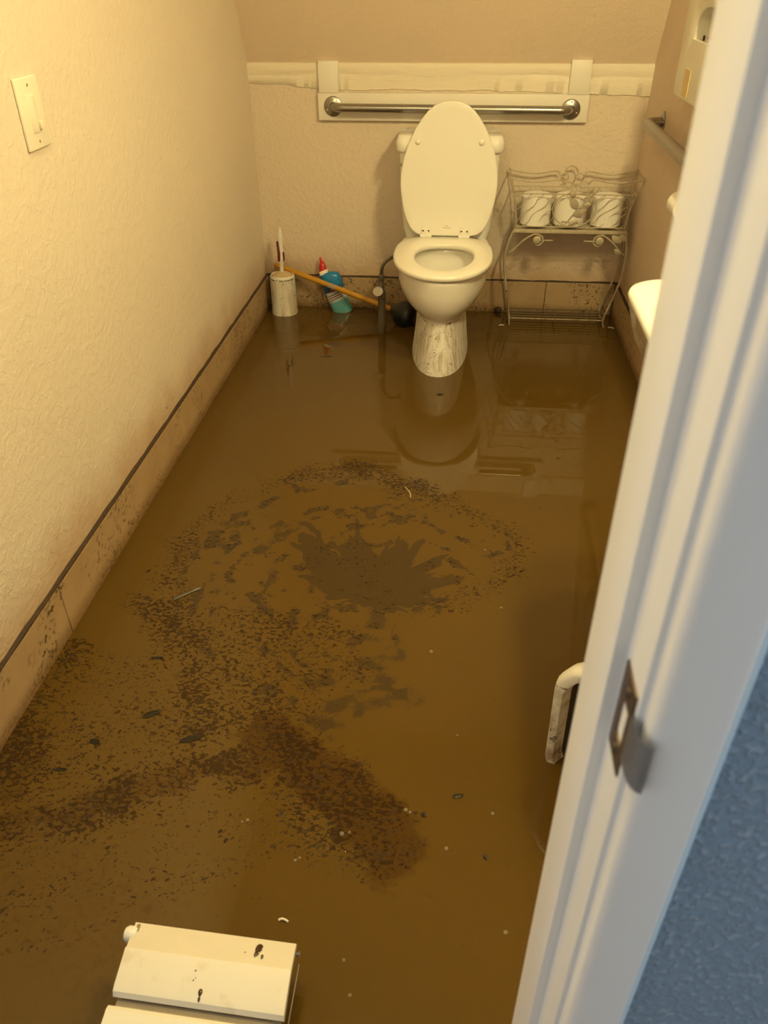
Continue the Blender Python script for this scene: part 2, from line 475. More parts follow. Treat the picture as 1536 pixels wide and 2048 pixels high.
def vnoise(X, Y, sc, seed):
    r_ = np.random.default_rng(seed); G = r_.random((256, 256))
    x, y = X*sc+100, Y*sc+100; xi, yi = np.floor(x).astype(int), np.floor(y).astype(int)
    fx, fy = x-xi, y-yi; fx, fy = fx*fx*(3-2*fx), fy*fy*(3-2*fy)
    g = lambda a, b: G[a % 256, b % 256]
    return (g(xi, yi)*(1-fx)+g(xi+1, yi)*fx)*(1-fy)+(g(xi, yi+1)*(1-fx)+g(xi+1, yi+1)*fx)*fy

NX, NY = 360, 800
gx = np.linspace(-.001, W+.001, NX); gy = np.linspace(-3.2, 0.001, NY)
X, Y = np.meshgrid(gx, gy)
wx = (vnoise(X, Y, 14, 1)-.5)*.05+(vnoise(X, Y, 40, 2)-.5)*.03
wy = (vnoise(X, Y, 14, 3)-.5)*.05+(vnoise(X, Y, 40, 4)-.5)*.03
F1 = field(X+wx, Y+wy, speck, speck_poly); F2 = field(X+wx, Y+wy, film, film_poly, .02); F3 = field(X+wx, Y+wy, red, [])
# silt fan: fingers radiating from one point, and streaks curling round it
cx0, cy0 = .70, -1.965
dX, dY = X+wx*.5-cx0, Y+wy*.5-cy0
rr_ = np.hypot(dX, dY)+1e-6; th_ = np.degrees(np.arctan2(dY, dX)) % 360
reach = np.interp(th_, [0, 25, 50, 75, 100, 120, 145, 165, 185, 215, 300, 345, 360], [.17, .24, .29, .28, .31, .36, .37, .24, .12, .07, .06, .12, .17])
fing = .75*vnoise(th_*.16, rr_*5, 1, 21)+.35*vnoise(th_*.45, rr_*9, 1, 22)
fan = np.clip((reach*(.45+.62*fing)-rr_)/.022, 0, 1)
swirl = vnoise(th_*.045+rr_*9, rr_*46, 1, 23)*.6+vnoise(X, Y, 45, 24)*.4
in_ring = field(X+wx, Y+wy, [], [film_poly[1]], .06)/.25
F2 = np.maximum(np.maximum(F2*(.35+.9*swirl)*.9, .85*fan), .5*in_ring*np.clip((swirl-.50)*5, 0, 1))
F1 = np.maximum(F1*(.55+.8*vnoise(X, Y, 22, 25)), .42*in_ring*np.clip((swirl-.45)*4, 0, 1))
me = bpy.data.meshes.new('flood_water')
idx = np.arange(NX*NY).reshape(NY, NX)
faces = np.stack([idx[:-1, :-1], idx[:-1, 1:], idx[1:, 1:], idx[1:, :-1]], -1).reshape(-1, 4)
co_ = np.stack([X.ravel(), Y.ravel(), np.zeros(X.size)], -1)
me.from_pydata(co_.tolist(), [], faces.tolist())
for nm, F in (('speck', F1), ('film', F2), ('red', F3)):
    at = me.attributes.new(nm, 'FLOAT', 'POINT'); at.data.foreach_set('value', F.ravel().astype(np.float32))
me.shade_smooth()
t = NT('murky_brown_water')
def attr(n_):
    a = t.n('ShaderNodeAttribute', attribute_name=n_); return a.outputs['Fac']
WCOL = (.093, .0515, .0082)
base = t.mix(t.noise(2.0, 3), tuple(c*.93 for c in WCOL), tuple(c*1.05 for c in WCOL))
fil = attr('film'); spk = attr('speck'); rd = attr('red')
# feathery edges of the silt film
wn = t.noise(26, 6, .62, dist=1.2)
fm = t.ramp(t.math('ADD', fil, t.math('MULTIPLY', t.math('SUBTRACT', wn, .5), .9)), .32, .52)
fm = t.math('MULTIPLY', fm, t.ramp(fil, .08, .3))
base = t.mix(t.math('MULTIPLY', fm, .78), base, (.043, .028, .012))
base = t.mix(t.math('MULTIPLY', fil, .35), base, (.055, .033, .012))
rn = t.noise(60, 5, .6)
rm = t.ramp(t.math('ADD', rd, t.math('MULTIPLY', t.math('SUBTRACT', rn, .5), .9)), .25, .7)
base = t.mix(t.math('MULTIPLY', rm, .6), base, (.050, .022, .007))
cs = t.coord((1, 1.5, 1), (0, 0, .5))
sn = t.noise(85, 3, .55, co=cs, dist=.5)
sv = t.math('MULTIPLY', spk, t.ramp(t.noise(9, 4, .6), .3, .7, .45, 1.15))
sm = t.ramp(t.math('SUBTRACT', sn, t.math('MULTIPLY', sv, .27)), .31, .345, 1, 0)
sm = t.math('MULTIPLY', sm, t.ramp(spk, .05, .2))
base = t.mix(t.math('MULTIPLY', sm, .75), base, (.024, .012, .005))
t.col(base)
mk = t.math('MAXIMUM', t.math('MULTIPLY', fm, .5), t.math('MAXIMUM', sm, rm))
t.set(Roughness=t.ramp(mk, 0, 1, .012, .14), IOR=1.40, Specular_IOR_Level=t.ramp(mk, 0, 1, .5, .22))
t.bump(t.math('ADD', t.math('MULTIPLY', mk, .35), t.math('MULTIPLY', t.noise(3.5, 1), .05)), .25, .004)
me.materials.append(t.mat)
water = bpy.data.objects.new('flood_water', me); C.objects.link(water)
tag(water, 'murky brown flood water covering the whole floor', 'water', kind='stuff')

# fine floating silt: thousands of small flat flecks with real thickness
def fleck(bm, x, y, L, w, ang, h=.0012, n=6):
    r_ = random.Random(int(x*1e5) ^ int(y*1e5))
    ring = []
    for k in range(n):
        a = 2*PI*k/n; j = r_.uniform(.65, 1.15)
        u, v_ = L*math.cos(a)*j, w*math.sin(a)*j
        ring.append(bm.verts.new((x+u*math.cos(ang)-v_*math.sin(ang), y+u*math.sin(ang)+v_*math.cos(ang), -.0003)))
    c = bm.verts.new((x, y, h))
    for k in range(n): bm.faces.new((ring[k], ring[(k+1) % n], c))
bm = nb(); cnt = 0
while cnt < 9000:
    xs_ = rng.uniform(.012, W-.015, 8000); ys_ = rng.uniform(-3.0, -.03, 8000)
    wx = (vnoise(xs_, ys_, 14, 1)-.5)*.05; wy = (vnoise(xs_, ys_, 14, 3)-.5)*.05
    dens = field(xs_+wx, ys_+wy, speck, speck_poly)+.004
    dens *= np.clip(vnoise(xs_, ys_, 30, 9)*1.6-.2, 0, 1)
    ok = rng.random(8000) < dens
    for x, y in zip(xs_[ok], ys_[ok]):
        L = float(np.clip(rng.lognormal(-5.95, .55), .0009, .011))
        fleck(bm, float(x), float(y), L, L*rng.uniform(.3, .7), rng.normal(.5, .6), .0008, 5); cnt += 1
silt_m = plain('dark_silt', (.045, .024, .009), .6, var=.4, vs_=50); silt_m.node_tree.nodes['Principled BSDF'].inputs['Specular IOR Level'].default_value = .12
ob = obj('silt_flecks', bm, silt_m, recalc=False)
tag(ob, 'countless dark silt flecks floating on the brown water', 'debris', kind='stuff')

# ------------------------------------------------------------------ toilet
TX = .792
tl = thing('toilet', 'white toilet with raised lid and mud-stained pedestal', 'toilet', (TX, -.42, FLOOR))
pm = muddy('porcelain_muddy', (.84, .81, .76), .0, .187-FLOOR, rough=.1, amount=.55, mud=(.28, .18, .085), scale=105)
N = 48
def egg(z, hw, yf, yb, p=2.2, cx=TX, back_sq=2.6, n=N):
    """egg outline: front (small y) rounder, widest at 55 per cent towards the back"""
    ym = yf+(yb-yf)*.58
    out = []
    for k in range(n):
        a = 2*PI*k/n; c, s = math.cos(a), math.sin(a)
        e = p if s < 0 else back_sq
        xx = hw*math.copysign(abs(c)**(2/e), c)
        yy = (ym-yf)*math.copysign(abs(s)**(2/e), s) if s < 0 else (yb-ym)*abs(s)**(2/e)
        out.append((cx+xx, ym+yy, z))
    return out
bm = nb()
outer = [egg(FLOOR, .116, -.722, -.16), egg(.0, .1105, -.708, -.16), egg(.06, .1035, -.694, -.16), egg(.12, .0975, -.680, -.16), egg(.17, .094, -.668, -.16), egg(.192, .0935, -.662, -.16),
         egg(.201, .0975, -.666, -.155), egg(.207, .108, -.675, -.15), egg(.220, .1265, -.691, -.14), egg(.243, .148, -.707, -.12), egg(.275, .1655, -.719, -.10), egg(.308, .1745, -.7255, -.08),
         egg(.335, .1775, -.727, -.06), egg(.352, .1805, -.730, -.05), egg(.358, .180, -.729, -.05), egg(.362, .176, -.725, -.055)]
inner = [egg(.362, .122, -.665, -.32), egg(.352, .118, -.66, -.325), egg(.34, .124, -.665, -.32), egg(.335, .125, -.665, -.318), egg(.31, .118, -.655, -.325), egg(.26, .100, -.62, -.34), egg(.20, .07, -.56, -.36), egg(.165, .045, -.5, -.38)]
loft(bm, outer+inner, True, True)
obj('bowl', bm, pm, tl, sharp=40)
bm = nb(); lathe(bm, [(.001, 0), (.068, 0)], (TX, -.46, .20), (0, 0, 1), 24, False, False)
obj('bowl_water', bm, plain('clear_bowl_water', (.55, .53, .45), .02), tl)
# seat ring
def seatring(z, grow):
    o_ = []
    hw, yf, yb = .185+grow, -.738-grow, -.238+grow
    return egg(z, hw, yf, yb, 2.15, back_sq=3.0)
def hole(z, grow):
    return egg(z, .108+grow, -.652-grow, -.343+grow, 2.1, TX+.004, 2.4)
bm = nb()
loft(bm, [hole(.366, .004), seatring(.366, -.006), seatring(.370, 0), seatring(.379, 0), seatring(.3845, -.003), seatring(.387, -.010), hole(.387, .012), hole(.3845, .005), hole(.379, .001), hole(.370, .001), hole(.366, .004)], False, False)
obj('seat', bm, M['seat_white'], tl, sharp=60)
for sx in (-1, 1):
    bm = nb(); box(bm, TX+sx*.13-.008, TX+sx*.13+.008, -.70+.12, -.66+.12, .3615, .367, .003)
    obj('seat_bumper', bm, M['seat_white'], tl)
# raised lid
zt = [(.390, .088), (.3925, .104), (.397, .119), (.407, .134), (.420, .146), (.451, .161), (.480, .170), (.514, .1775), (.550, .1825), (.579, .1842), (.61, .183), (.64, .1785), (.673, .171), (.705, .160), (.738, .1455), (.770, .128), (.801, .1065), (.825, .085), (.842, .063), (.852, .042), (.8565, .022)]
def lid_outline(grow):
    pts = []
    zc = .60
    for z, h in zt: pts.append((h, z))
    pts = pts+[(0, .858)]+[(-h, z) for z, h in zt[::-1]]
    out = []
    for x, z in pts:
        L = math.hypot(x, z-zc); k = 1+grow/L
        out.append((TX+.006+x*k, zc+(z-zc)*k))
    return out
ly = lambda z, d: -.247+(z-.39)*.075 + d
bm = nb()
R = []
for g, d in ((-.006, .012), (0, .008), (0, -.004), (-.002, -.007), (-.006, -.008), (-.030, -.0055), (-.06, -.005)):
    R.append([(x, ly(z, d), z) for x, z in lid_outline(g)])
loft(bm, R)
lid = obj('lid', bm, M['seat_white'], tl, sharp=50)
for x in (.678, .914):
    bm = nb(); ball(bm, Vector((x+.0, ly(.723, -.006), .723)), .0105, 16, 10, 1, .8, 1)
    obj('lid_bumper', bm, M['seat_white'], lid)
for x in (.7165, .8655):
    bm = nb(); box(bm, x-.016, x+.016, ly(.405, -.016), ly(.405, -.004), .396, .421, .004)
    box(bm, x-.023, x+.023, -.268, -.242, .386, .399, .004)
    hg = obj('lid_hinge', bm, M['seat_white'], lid)
    for dx in (-.0105, .0105):
        bm = nb(); lathe(bm, [(.0034, 0), (.003, .0006)], (x+dx, ly(.41, -.0162), .411), (0, -1, 0), 12)
        obj('screw_hole', bm, M['dark'], hg)
# small printed emblem (arc and two bars) under the bumpers
bm = nb()
gy_ = ly(.426, -.0056)
tube(bm, [(TX+.005+.0075*math.cos(a), gy_, .4245+.004*math.sin(a)) for a in np.linspace(.4, 2.7, 9)], .0008, 5)
box(bm, TX-.010, TX+.020, gy_-.0006, gy_+.0006, .4195, .4212); box(bm, TX-.006, TX+.016, gy_-.0006, gy_+.0006, .4150, .4160)
o = obj('lid_emblem', bm, plain('grey_print', (.36, .32, .25), .5), lid, smooth=False); o['label'] = 'small grey printed emblem'
# tank
def rr3(cx, cy, z, hw, hd, r): return [(a, b, z) for a, b in rrect(cx, cy, hw, hd, r)]
bm = nb()
loft(bm, [rr3(TX+.004, -.108, .35, .160, .080, .03), rr3(TX+.004, -.108, .40, .176, .086, .03), rr3(TX+.004, -.109, .55, .186, .090, .03), rr3(TX+.004, -.110, .686, .192, .093, .03)])
obj('tank', bm, M['porcelain'], tl, sharp=45)
bm = nb()
loft(bm, [rr3(TX+.004, -.112, .684, .199, .098, .03), rr3(TX+.004, -.112, .690, .2035, .102, .032), rr3(TX+.004, -.112, .716, .204, .1025, .032), rr3(TX+.004, -.112, .727, .200, .098, .03), rr3(TX+.004, -.112, .738, .196, .090, .03), rr3(TX+.004, -.112, .7405, .185, .080, .028)])
obj('tank_lid', bm, M['porcelain'], tl, sharp=45)
bm = nb(); tube(bm, [(.612, -.203, .642), (.612, -.214, .642), (.628, -.218, .6405), (.650, -.219, .638)], .0045, 8)
o = obj('flush_lever', bm, M['chrome'], tl)
# mud-caulked foot: thin broken mud crust at the water line
# ------------------------------------------------------------------ water supply valve
vv = thing('water_supply_valve', 'grey floor-mounted water valve pipe with oval handle beside the toilet', 'valve', (.544, -.29, FLOOR))
mp = muddy('valve_metal_muddy', (.17, .145, .115), 0, .20, rough=.45, amount=.8, mud=(.10, .055, .02), scale=100, metal=.3)
bm = nb(); lathe(bm, [(.017, 0), (.017, .085), (.0165, .09), (.0152, .095), (.0152, .2), (.0165, .205), (.0165, .225), (.012, .232)], (.544, -.29, FLOOR), (0, 0, 1), 20)
obj('pipe', bm, mp, vv)
bm = nb(); lathe(bm, [(.013, .0), (.013, .025), (.010, .03), (.010, .045), (.0125, .048), (.0125, .066), (.008, .07)], (.542, -.29, .175), (0.03, 0, 1), 18)
obj('valve_body', bm, plain('tarnished_valve', (.20, .175, .14), .4, .5), vv)
bm = nb(); lathe(bm, [(.006, 0), (.006, .012), (.0185, .013), (.0195, .016), (.0185, .019), (.005, .021)], (.536, -.302, .175), (-.25, -1, .55), 20)
for v_ in bm.verts: v_.co.x = .536+(v_.co.x-.536)*1.12
o = obj('oval_handle', bm, plain('pale_handle', (.62, .58, .52), .35), vv); o['label'] = 'pale oval valve handle'
bm = nb(); tube(bm, catmull([(.544, -.29, .24), (.545, -.29, .262), (.553, -.289, .285), (.575, -.284, .305), (.605, -.26, .316), (.632, -.20, .325), (.64, -.15, .352)], 6), .0068, 10)
obj('braided_hose', bm, plain('braided_hose', (.13, .11, .085), .45, .3, var=.3, vs_=160), vv)

# ------------------------------------------------------------------ wall boards and grab bars
mb = thing('mounting_board', 'white painted board frame screwed to the back wall behind the grab bar', 'board', (.79, 0, .762))
bm = nb(); box(bm, .273, 1.311, -.021, -.001, .762, .858, .0015); obj('horizontal_board', bm, M['trim_white'], mb)
bm = nb(); box(bm, .279, .355, -.024, -.001, .8585, .966, .0015); obj('upright_board', bm, M['trim_white'], mb)
bm = nb(); box(bm, 1.231, 1.306, -.024, -.001, .8585, .972, .0015); obj('upright_board', bm, M['trim_white'], mb)

def grab_bar(name, label, A, B, nrm, out, r, fr):
    A, B, nrm = Vector(A), Vector(B), Vector(nrm)
    g = thing(name, label, 'grab bar', A)
    d = (B-A).normalized()
    P = [A, A+nrm*(out-.045)]
    for k in range(1, 8):
        a = PI/2*k/8; P.append(A+nrm*(out-.045+.045*math.sin(a))+d*(.045*(1-math.cos(a))))
    P.append(A+nrm*out+d*.045)
    Q = [B, B+nrm*(out-.045)]
    for k in range(1, 8):
        a = PI/2*k/8; Q.append(B+nrm*(out-.045+.045*math.sin(a))-d*(.045*(1-math.cos(a))))
    Q.append(B+nrm*out-d*.045)
    bm = nb(); tube(bm, P+Q[::-1], r, 20); obj('bar', bm, M['steel'], g, sharp=60)
    for E in (A, B):
        bm = nb(); lathe(bm, [(fr, 0), (fr, .003), (fr-.004, .006), (r+.006, .0075), (r+.001, .010)], E, nrm, 32)
        fl = obj('flange', bm, M['steel'], g)
        u = d; v2 = nrm.cross(d)
        for k in range(3):
            a = math.radians(90+120*k)
            bm = nb(); lathe(bm, [(.0042, 0), (.0042, .0012), (.002, .0022)], E+nrm*.0055+(u*math.cos(a)+v2*math.sin(a))*(fr-.010), nrm, 10)
            obj('screw', bm, M['chrome'], fl)
    return g
grab_bar('grab_bar', 'brushed steel grab bar on white board behind the toilet', (.332, -.021, .812), (1.246, -.021, .808), (0, -1, 0), .040, .0158, .036)
grab_bar('grab_bar', 'brushed steel grab bar on the right wall beside the dispenser', (W, -.305, .806), (W, -1.37, .806), (-1, 0, 0), .058, .0185, .037)

# ------------------------------------------------------------------ seat cover dispenser
M['dispenser'] = plain('dispenser_plastic', (.80, .77, .68), .35, var=.015)
ds = thing('seat_cover_dispenser', 'white plastic seat cover dispenser with half-round opening on right wall', 'dispenser', (W, -.85, .93))
x0 = W-.062
def disp_sec(y0_, y1_): pass
bm = nb()
# front panel as a grid with an opening cut by polygon: outer rounded rect and inner half-round hole joined by a bridge of quads
out2 = rrect(-.842, 1.075, .200, .143, .018, 8)
yc, zb = -.915, 1.090
hol = []
for k in range(len(out2)):
    a = 2*PI*(k+.5)/len(out2)
    cy, sz = math.cos(a), math.sin(a)
    hol.append((yc+.138*math.copysign(abs(cy)**.72, cy), (zb+.004+.072*abs(sz)**.9) if sz > 0 else zb-.004*abs(sz)**.5))
def ring_x(x, pts): return [(x, p[0], p[1]) for p in pts]
def shrink(pts, d, cy=-.842, cz=1.075):
    return [(p[0]-math.copysign(d, p[0]-cy), p[1]-math.copysign(d, p[1]-cz)) for p in pts]
loft(bm, [ring_x(W-.001, out2), ring_x(x0+.010, out2), ring_x(x0+.003, shrink(out2, .003)), ring_x(x0, shrink(out2, .009)), ring_x(x0, [(yc+(p[0]-yc)*1.05, zb+(p[1]-zb)*1.05) for p in hol]), ring_x(x0+.003, hol), ring_x(x0+.042, hol)], True, True)
obj('housing', bm, M['dispenser'], ds, sharp=50)
bm = nb(); box(bm, x0+.030, x0+.036, -1.02, -.80, 1.088, 1.125, .002); obj('seat_cover_sheet', bm, plain('tissue_sheets', (.62, .52, .42), .9), ds)
bm = nb(); box(bm, x0-.0012, x0+.002, -.825, -.757, .945, 1.014); o = obj('sticker', bm, plain('tan_sticker', (.70, .54, .26), .6), ds, smooth=False); o['label'] = 'plain tan sticker'
bm = nb(); tube(bm, [(x0+.012, -.845, 1.088), (x0+.011, -.848, 1.099)], .003, 6); obj('latch_tab', bm, M['dark'], ds)

# ------------------------------------------------------------------ toilet paper holder
th = thing('paper_holder', 'cream toilet paper holder on right wall under the grab bar', 'holder', (W, -.962, .69))
bm = nb(); box(bm, W-.014, W-.001, -.997, -.907, .655, .792, .003); obj('back_plate', bm, plain('pinkish_plate', (.70, .55, .46), .5), th)
for y in (-1.018, -.902):
    bm = nb(); box(bm, W-.055, W-.008, y-.005, y+.005, .668, .695, .004); obj('arm', bm, M['white_plastic'], th)
bm = nb(); tube(bm, [(W-.046, -1.012, .682), (W-.046, -.907, .682)], .007, 12); obj('spindle', bm, M['dark'], th)
bm = nb()
lathe(bm, [(.018, 0), (.0335, 0), (.035, .002), (.035, .092), (.0335, .094), (.018, .094), (.018, 0)], (W-.046, -1.007, .682), (0, 1, 0), 28, False, False)
o = tag(obj('toilet_roll', bm, M['paper'], None, loc=(W-.046, -.962, .682)), 'nearly used-up toilet roll hanging on the right wall holder', 'toilet roll')

# ------------------------------------------------------------------ sink
sk = thing('wall_sink', 'white wall-hung sink with mud-stained side at the right door jamb', 'sink', (W, -2.05, .6))
sm_ = NT('sink_porcelain_stained')
z = sm_.xyz()[2]
st = sm_.math('MULTIPLY', sm_.ramp(sm_.noise(16, 4, .6, co=sm_.coord((1, .5, 1))), .44, .60), sm_.ramp(z, .118, .128, 1, 0))
bs = sm_.mix(sm_.math('MULTIPLY', st, .75), (.86, .83, .77), (.33, .20, .09)); sm_.col(bs); sm_.set(Roughness=.12)
def rrs(x0_, x1_, y0_, y1_, r, z, n=8): return [(a, b, z) for a, b in rrect((x0_+x1_)/2, (y0_+y1_)/2, (x1_-x0_)/2, (y1_-y0_)/2, r, n)]
bm = nb()
E0, E1, G0, G1 = 1.186, W-.001, -2.33, -1.785
loft(bm, [rrs(1.33, E1, -2.22, -1.92, .04, .57, 12), rrs(1.27, E1, -2.28, -1.85, .06, .60, 12), rrs(1.210, E1, -2.32, -1.80, .08, .65, 12), rrs(1.197, E1, -2.33, -1.79, .085, .69, 12), rrs(1.189, E1, G0, G1, .085, .722, 12), rrs(E0, E1, G0, G1, .085, .732, 12), rrs(1.189, E1, -2.327, -1.788, .084, .739, 12), rrs(1.198, E1-.003, -2.318, -1.797, .078, .742, 12),
          rrs(1.255, 1.47, -2.27, -1.86, .09, .742, 12), rrs(1.262, 1.464, -2.264, -1.866, .088, .738, 12), rrs(1.29, 1.45, -2.24, -1.90, .075, .67, 12), rrs(1.33, 1.41, -2.14, -2.0, .035, .64, 12)], True, True)
obj('basin', bm, sm_.mat, sk, sharp=50)
bm = nb(); tube(bm, catmull([(1.49, -2.06, .74), (1.49, -2.06, .86), (1.46, -2.06, .90), (1.40, -2.06, .90), (1.375, -2.06, .865)], 5), .011, 12); obj('faucet', bm, M['chrome'], sk)
bm = nb(); tube(bm, catmull([(1.37, -2.07, .60), (1.37, -2.07, .50), (1.39, -2.07, .46), (1.44, -2.07, .47), (1.53, -2.07, .48)], 5), .017, 12); obj('drain_pipe', bm, M['chrome'], sk)

# vanity fixture over the sink (the room's lamp, above the frame)
vl = thing('vanity_light', 'brass wall lamp with two globes above the sink', 'lamp', (W, -1.73, 1.84))
bm = nb(); box(bm, W-.03, W-.001, -1.98, -1.48, 1.80, 1.88, .008); obj('back_plate', bm, plain('brass', (.6, .42, .2), .25, 1.0), vl)
shade_m = plain('bronze_shade', (.55, .42, .25), .35, .6)
em = NT('lit_globe'); em.col((.9, .85, .7)); em.set(Emission_Color=LAMP_COL, Emission_Strength=LAMP)
for y in (-1.84, -1.62):
    bm = nb(); ball(bm, Vector((W-.105, y, 1.825)), .048, 20, 12); g_ = obj('globe', bm, em.mat, vl)
    bm = nb(); lathe(bm, [(.030, .066), (.050, .058), (.066, .034), (.073, .004), (.076, -.022)], (W-.105, y, 1.84), (0, 0, 1), 28, True, False); bmesh.ops.solidify(bm, geom=bm.faces[:], thickness=.002); obj('shade', bm, shade_m, vl)
    bm = nb(); tube(bm, [(W-.03, y, 1.89), (W-.09, y, 1.90)], .014, 12); obj('socket', bm, M['chrome'], g_)

# flush ceiling dome near the door (above the frame)
cl = thing('ceiling_light', 'round frosted ceiling lamp near the door', 'lamp', (.55, -2.5, HC))
bm = nb(); lathe(bm, [(.150, -.001), (.150, -.022), (.135, -.026)], (.55, -2.5, HC), (0, 0, 1), 32); obj('base_ring', bm, M['trim_white'], cl)
em2 = NT('lit_dome'); em2.col((.9, .85, .7)); em2.set(Emission_Color=LAMP_COL, Emission_Strength=DOME)
bm = nb(); lathe(bm, [(.132, -.0265), (.128, -.045), (.105, -.065), (.06, -.078), (.01, -.082)], (.55, -2.5, HC), (0, 0, 1), 32); obj('dome', bm, em2.mat, cl)

# ------------------------------------------------------------------ light switch
sw = thing('light_switch', 'cream slide dimmer light switch on the left wall', 'switch', (0, -1.753, 1.022))
bm = nb(); box(bm, .0005, .007, -1.798, -1.708, .960, 1.087, .0025, 3); obj('cover_plate', bm, M['plate'], sw)
bm = nb(); box(bm, .004, .0085, -1.770, -1.736, .989, 1.057, .001); fr_ = obj('rocker', bm, M['plate'], sw)
bm = nb(); box(bm, .0075, .0102, -1.767, -1.748, .992, 1.054, .0008); obj('paddle', bm, M['plate'], fr_)
bm = nb(); box(bm, .0076, .0090, -1.7445, -1.7385, .993, 1.053); obj('slider_track', bm, plain('switch_shadow_plastic', (.77, .70, .57), .4), fr_, smooth=False)
bm = nb(); box(bm, .0080, .0150, -1.7455, -1.7375, .994, 1.010, .0015); obj('slider', bm, M['plate'], fr_)
for z in (.9735, 1.073):
    bm = nb(); lathe(bm, [(.0032, 0), (.0026, .001)], (.0068, -1.753, z), (1, 0, 0), 12); obj('screw', bm, plain('brass_screw', (.40, .30, .16), .4, .5), sw)

# ------------------------------------------------------------------ toilet brush and its holder
bh = thing('brush_holder', 'mud-filmed white cylinder toilet brush holder in the left corner', 'holder', (.092, -.093, FLOOR))
hm = muddy('holder_plastic_muddy', (.78, .74, .66), 0, .21, rough=.35, amount=.55, mud=(.42, .30, .17), scale=55)
bm = nb()
lathe(bm, [(.0575, 0), (.0572, .055), (.0555, .075), (.0545, .15), (.0535, .205), (.0525, .214), (.049, .220), (.047, .216), (.047, .2), (.047, .06)], (.092, -.093, FLOOR), (0, 0, 1), 40)
obj('cup', bm, hm, bh)
bm = nb(); lathe(bm, [(.0468, 0), (.043, .010), (.024, .020), (.010, .023)], (.092, -.093, .158), (0, 0, 1), 32)
o = obj('dusty_lid', bm, plain('dusty_tan', (.55, .41, .24), .8, var=.12, vs_=70), bh); o['label'] = 'dusty tan dome lid'
tb = thing('toilet_brush', 'white toilet brush handle with dark red grips standing in its holder', 'toilet brush', (.092, -.093, .15))
bm = nb(); lathe(bm, [(.0085, 0), (.0085, .055), (.0105, .06), (.0125, .07), (.0135, .085), (.012, .11), (.0098, .13), (.0105, .155), (.0098, .175), (.007, .19), (.004, .203), (.0015, .208)], (.0905, -.093, .158), (.03, 0, 1), 20)
obj('handle', bm, M['white_plastic'], tb)
dr_ = plain('dark_red_rubber', (.13, .012, .018), .45)
bm = nb(); tube(bm, catmull([(.0845, -.0965, .312), (.0850, -.099, .290), (.0875, -.1045, .265), (.0865, -.1045, .240), (.0850, -.100, .228)], 5), [.0018]+[.0062]*19+[.002], 8); obj('grip', bm, dr_, tb)
bm = nb(); tube(bm, catmull([(.1035, -.097, .268), (.1045, -.098, .252), (.1045, -.097, .238), (.101, -.096, .226)], 5), [.0015]+[.0048]*14+[.0018], 8); obj('grip', bm, dr_, tb)

# ------------------------------------------------------------------ cleaner bottle
base_b, tip_b = Vector((.352, -.060, -.012)), Vector((.2545, -.030, .236))
ax = (tip_b-base_b).normalized()
side = Vector((1, 0, 0)); side = (side-ax*side.dot(ax)).normalized(); frn = side.cross(ax)
if frn.y > 0: frn = -frn
def bl(u, v_, w): return base_b+side*u+frn*v_+ax*w
cb = thing('cleaner_bottle', 'blue toilet cleaner bottle with red cap leaning on the back wall', 'bottle', base_b)
def brings(prof, n=32):
    R = []
    for w, hw, hd, off in prof:
        R.append([bl(off+hw*math.copysign(abs(math.cos(a))**.8, math.cos(a)), hd*math.copysign(abs(math.sin(a))**.8, math.sin(a)), w) for a in [2*PI*k/n for k in range(n)]])
    return R
tb_ = NT('bottle_plastic')
geo = tb_.n('ShaderNodeVectorMath', operation='DOT_PRODUCT'); tb_.l(tb_.tc.outputs['Object'], geo.inputs[0]); geo.inputs[1].default_value = ax
hgt = geo.outputs['Value']
bc = tb_.mix(tb_.ramp(hgt, .060, .075), (.10, .34, .38), (.60, .60, .56))
bc = tb_.mix(tb_.ramp(hgt, .108, .112), bc, (.02, .09, .24))
bc = tb_.mix(tb_.ramp(hgt, .128, .132), bc, (.012, .19, .46))
bc = tb_.mix(tb_.math('MULTIPLY', tb_.ramp(tb_.noise(40), .5, .62), tb_.ramp(hgt, .01, .10, .75, 0)), bc, (.28, .26, .18))
tb_.col(bc); tb_.set(Roughness=.22)
bm = nb(); loft(bm, brings([(0, .036, .020, 0), (.004, .041, .024, 0), (.02, .043, .026, 0), (.07, .044, .027, 0), (.12, .044, .027, 0), (.150, .044, .027, .002), (.166, .044, .026, .004), (.178, .040, .024, .002), (.186, .033, .021, -.006), (.193, .022, .018, -.016)]))
obj('body', bm, tb_.mat, cb)
bm = nb(); loft(bm, brings([(.190, .0205, .0185, -.018), (.204, .0200, .018, -.017), (.207, .0175, .017, -.016)])); o = obj('collar', bm, M['white_plastic'], cb)
bm = nb(); loft(bm, brings([(.206, .0175, .017, -.016), (.225, .0145, .0145, -.012), (.240, .0095, .0095, -.009), (.243, .0068, .0068, -.009), (.258, .0052, .0052, -.007), (.262, .003, .003, -.006)])); o = obj('cap', bm, M['red'], cb); o['label'] = 'red conical cap'
def patch(u0, u1, w0, w1, mat, name, lift=.0006, slant=0.0):
    bm = nb(); n = 8; rows = []
    for k in range(n+1):
        u = u0+(u1-u0)*k/n; q = abs(u)/.044
        d = .027*(1-q**2.5)**.4 if q < 1 else 0
        rows.append([bm.verts.new(bl(u, d+lift, w+slant*u)) for w in (w0, w1)])
    for a, b in zip(rows, rows[1:]): bm.faces.new((a[0], b[0], b[1], a[1]))
    bmesh.ops.solidify(bm, geom=bm.faces[:], thickness=.0004)
    return obj(name, bm, mat, cb)
patch(-.022, .022, .112, .126, plain('dark_red_logo', (.26, .03, .05), .4), 'logo_band', .0012)
patch(-.012, .012, .117, .121, M['white_plastic'], 'logo_band', .002)
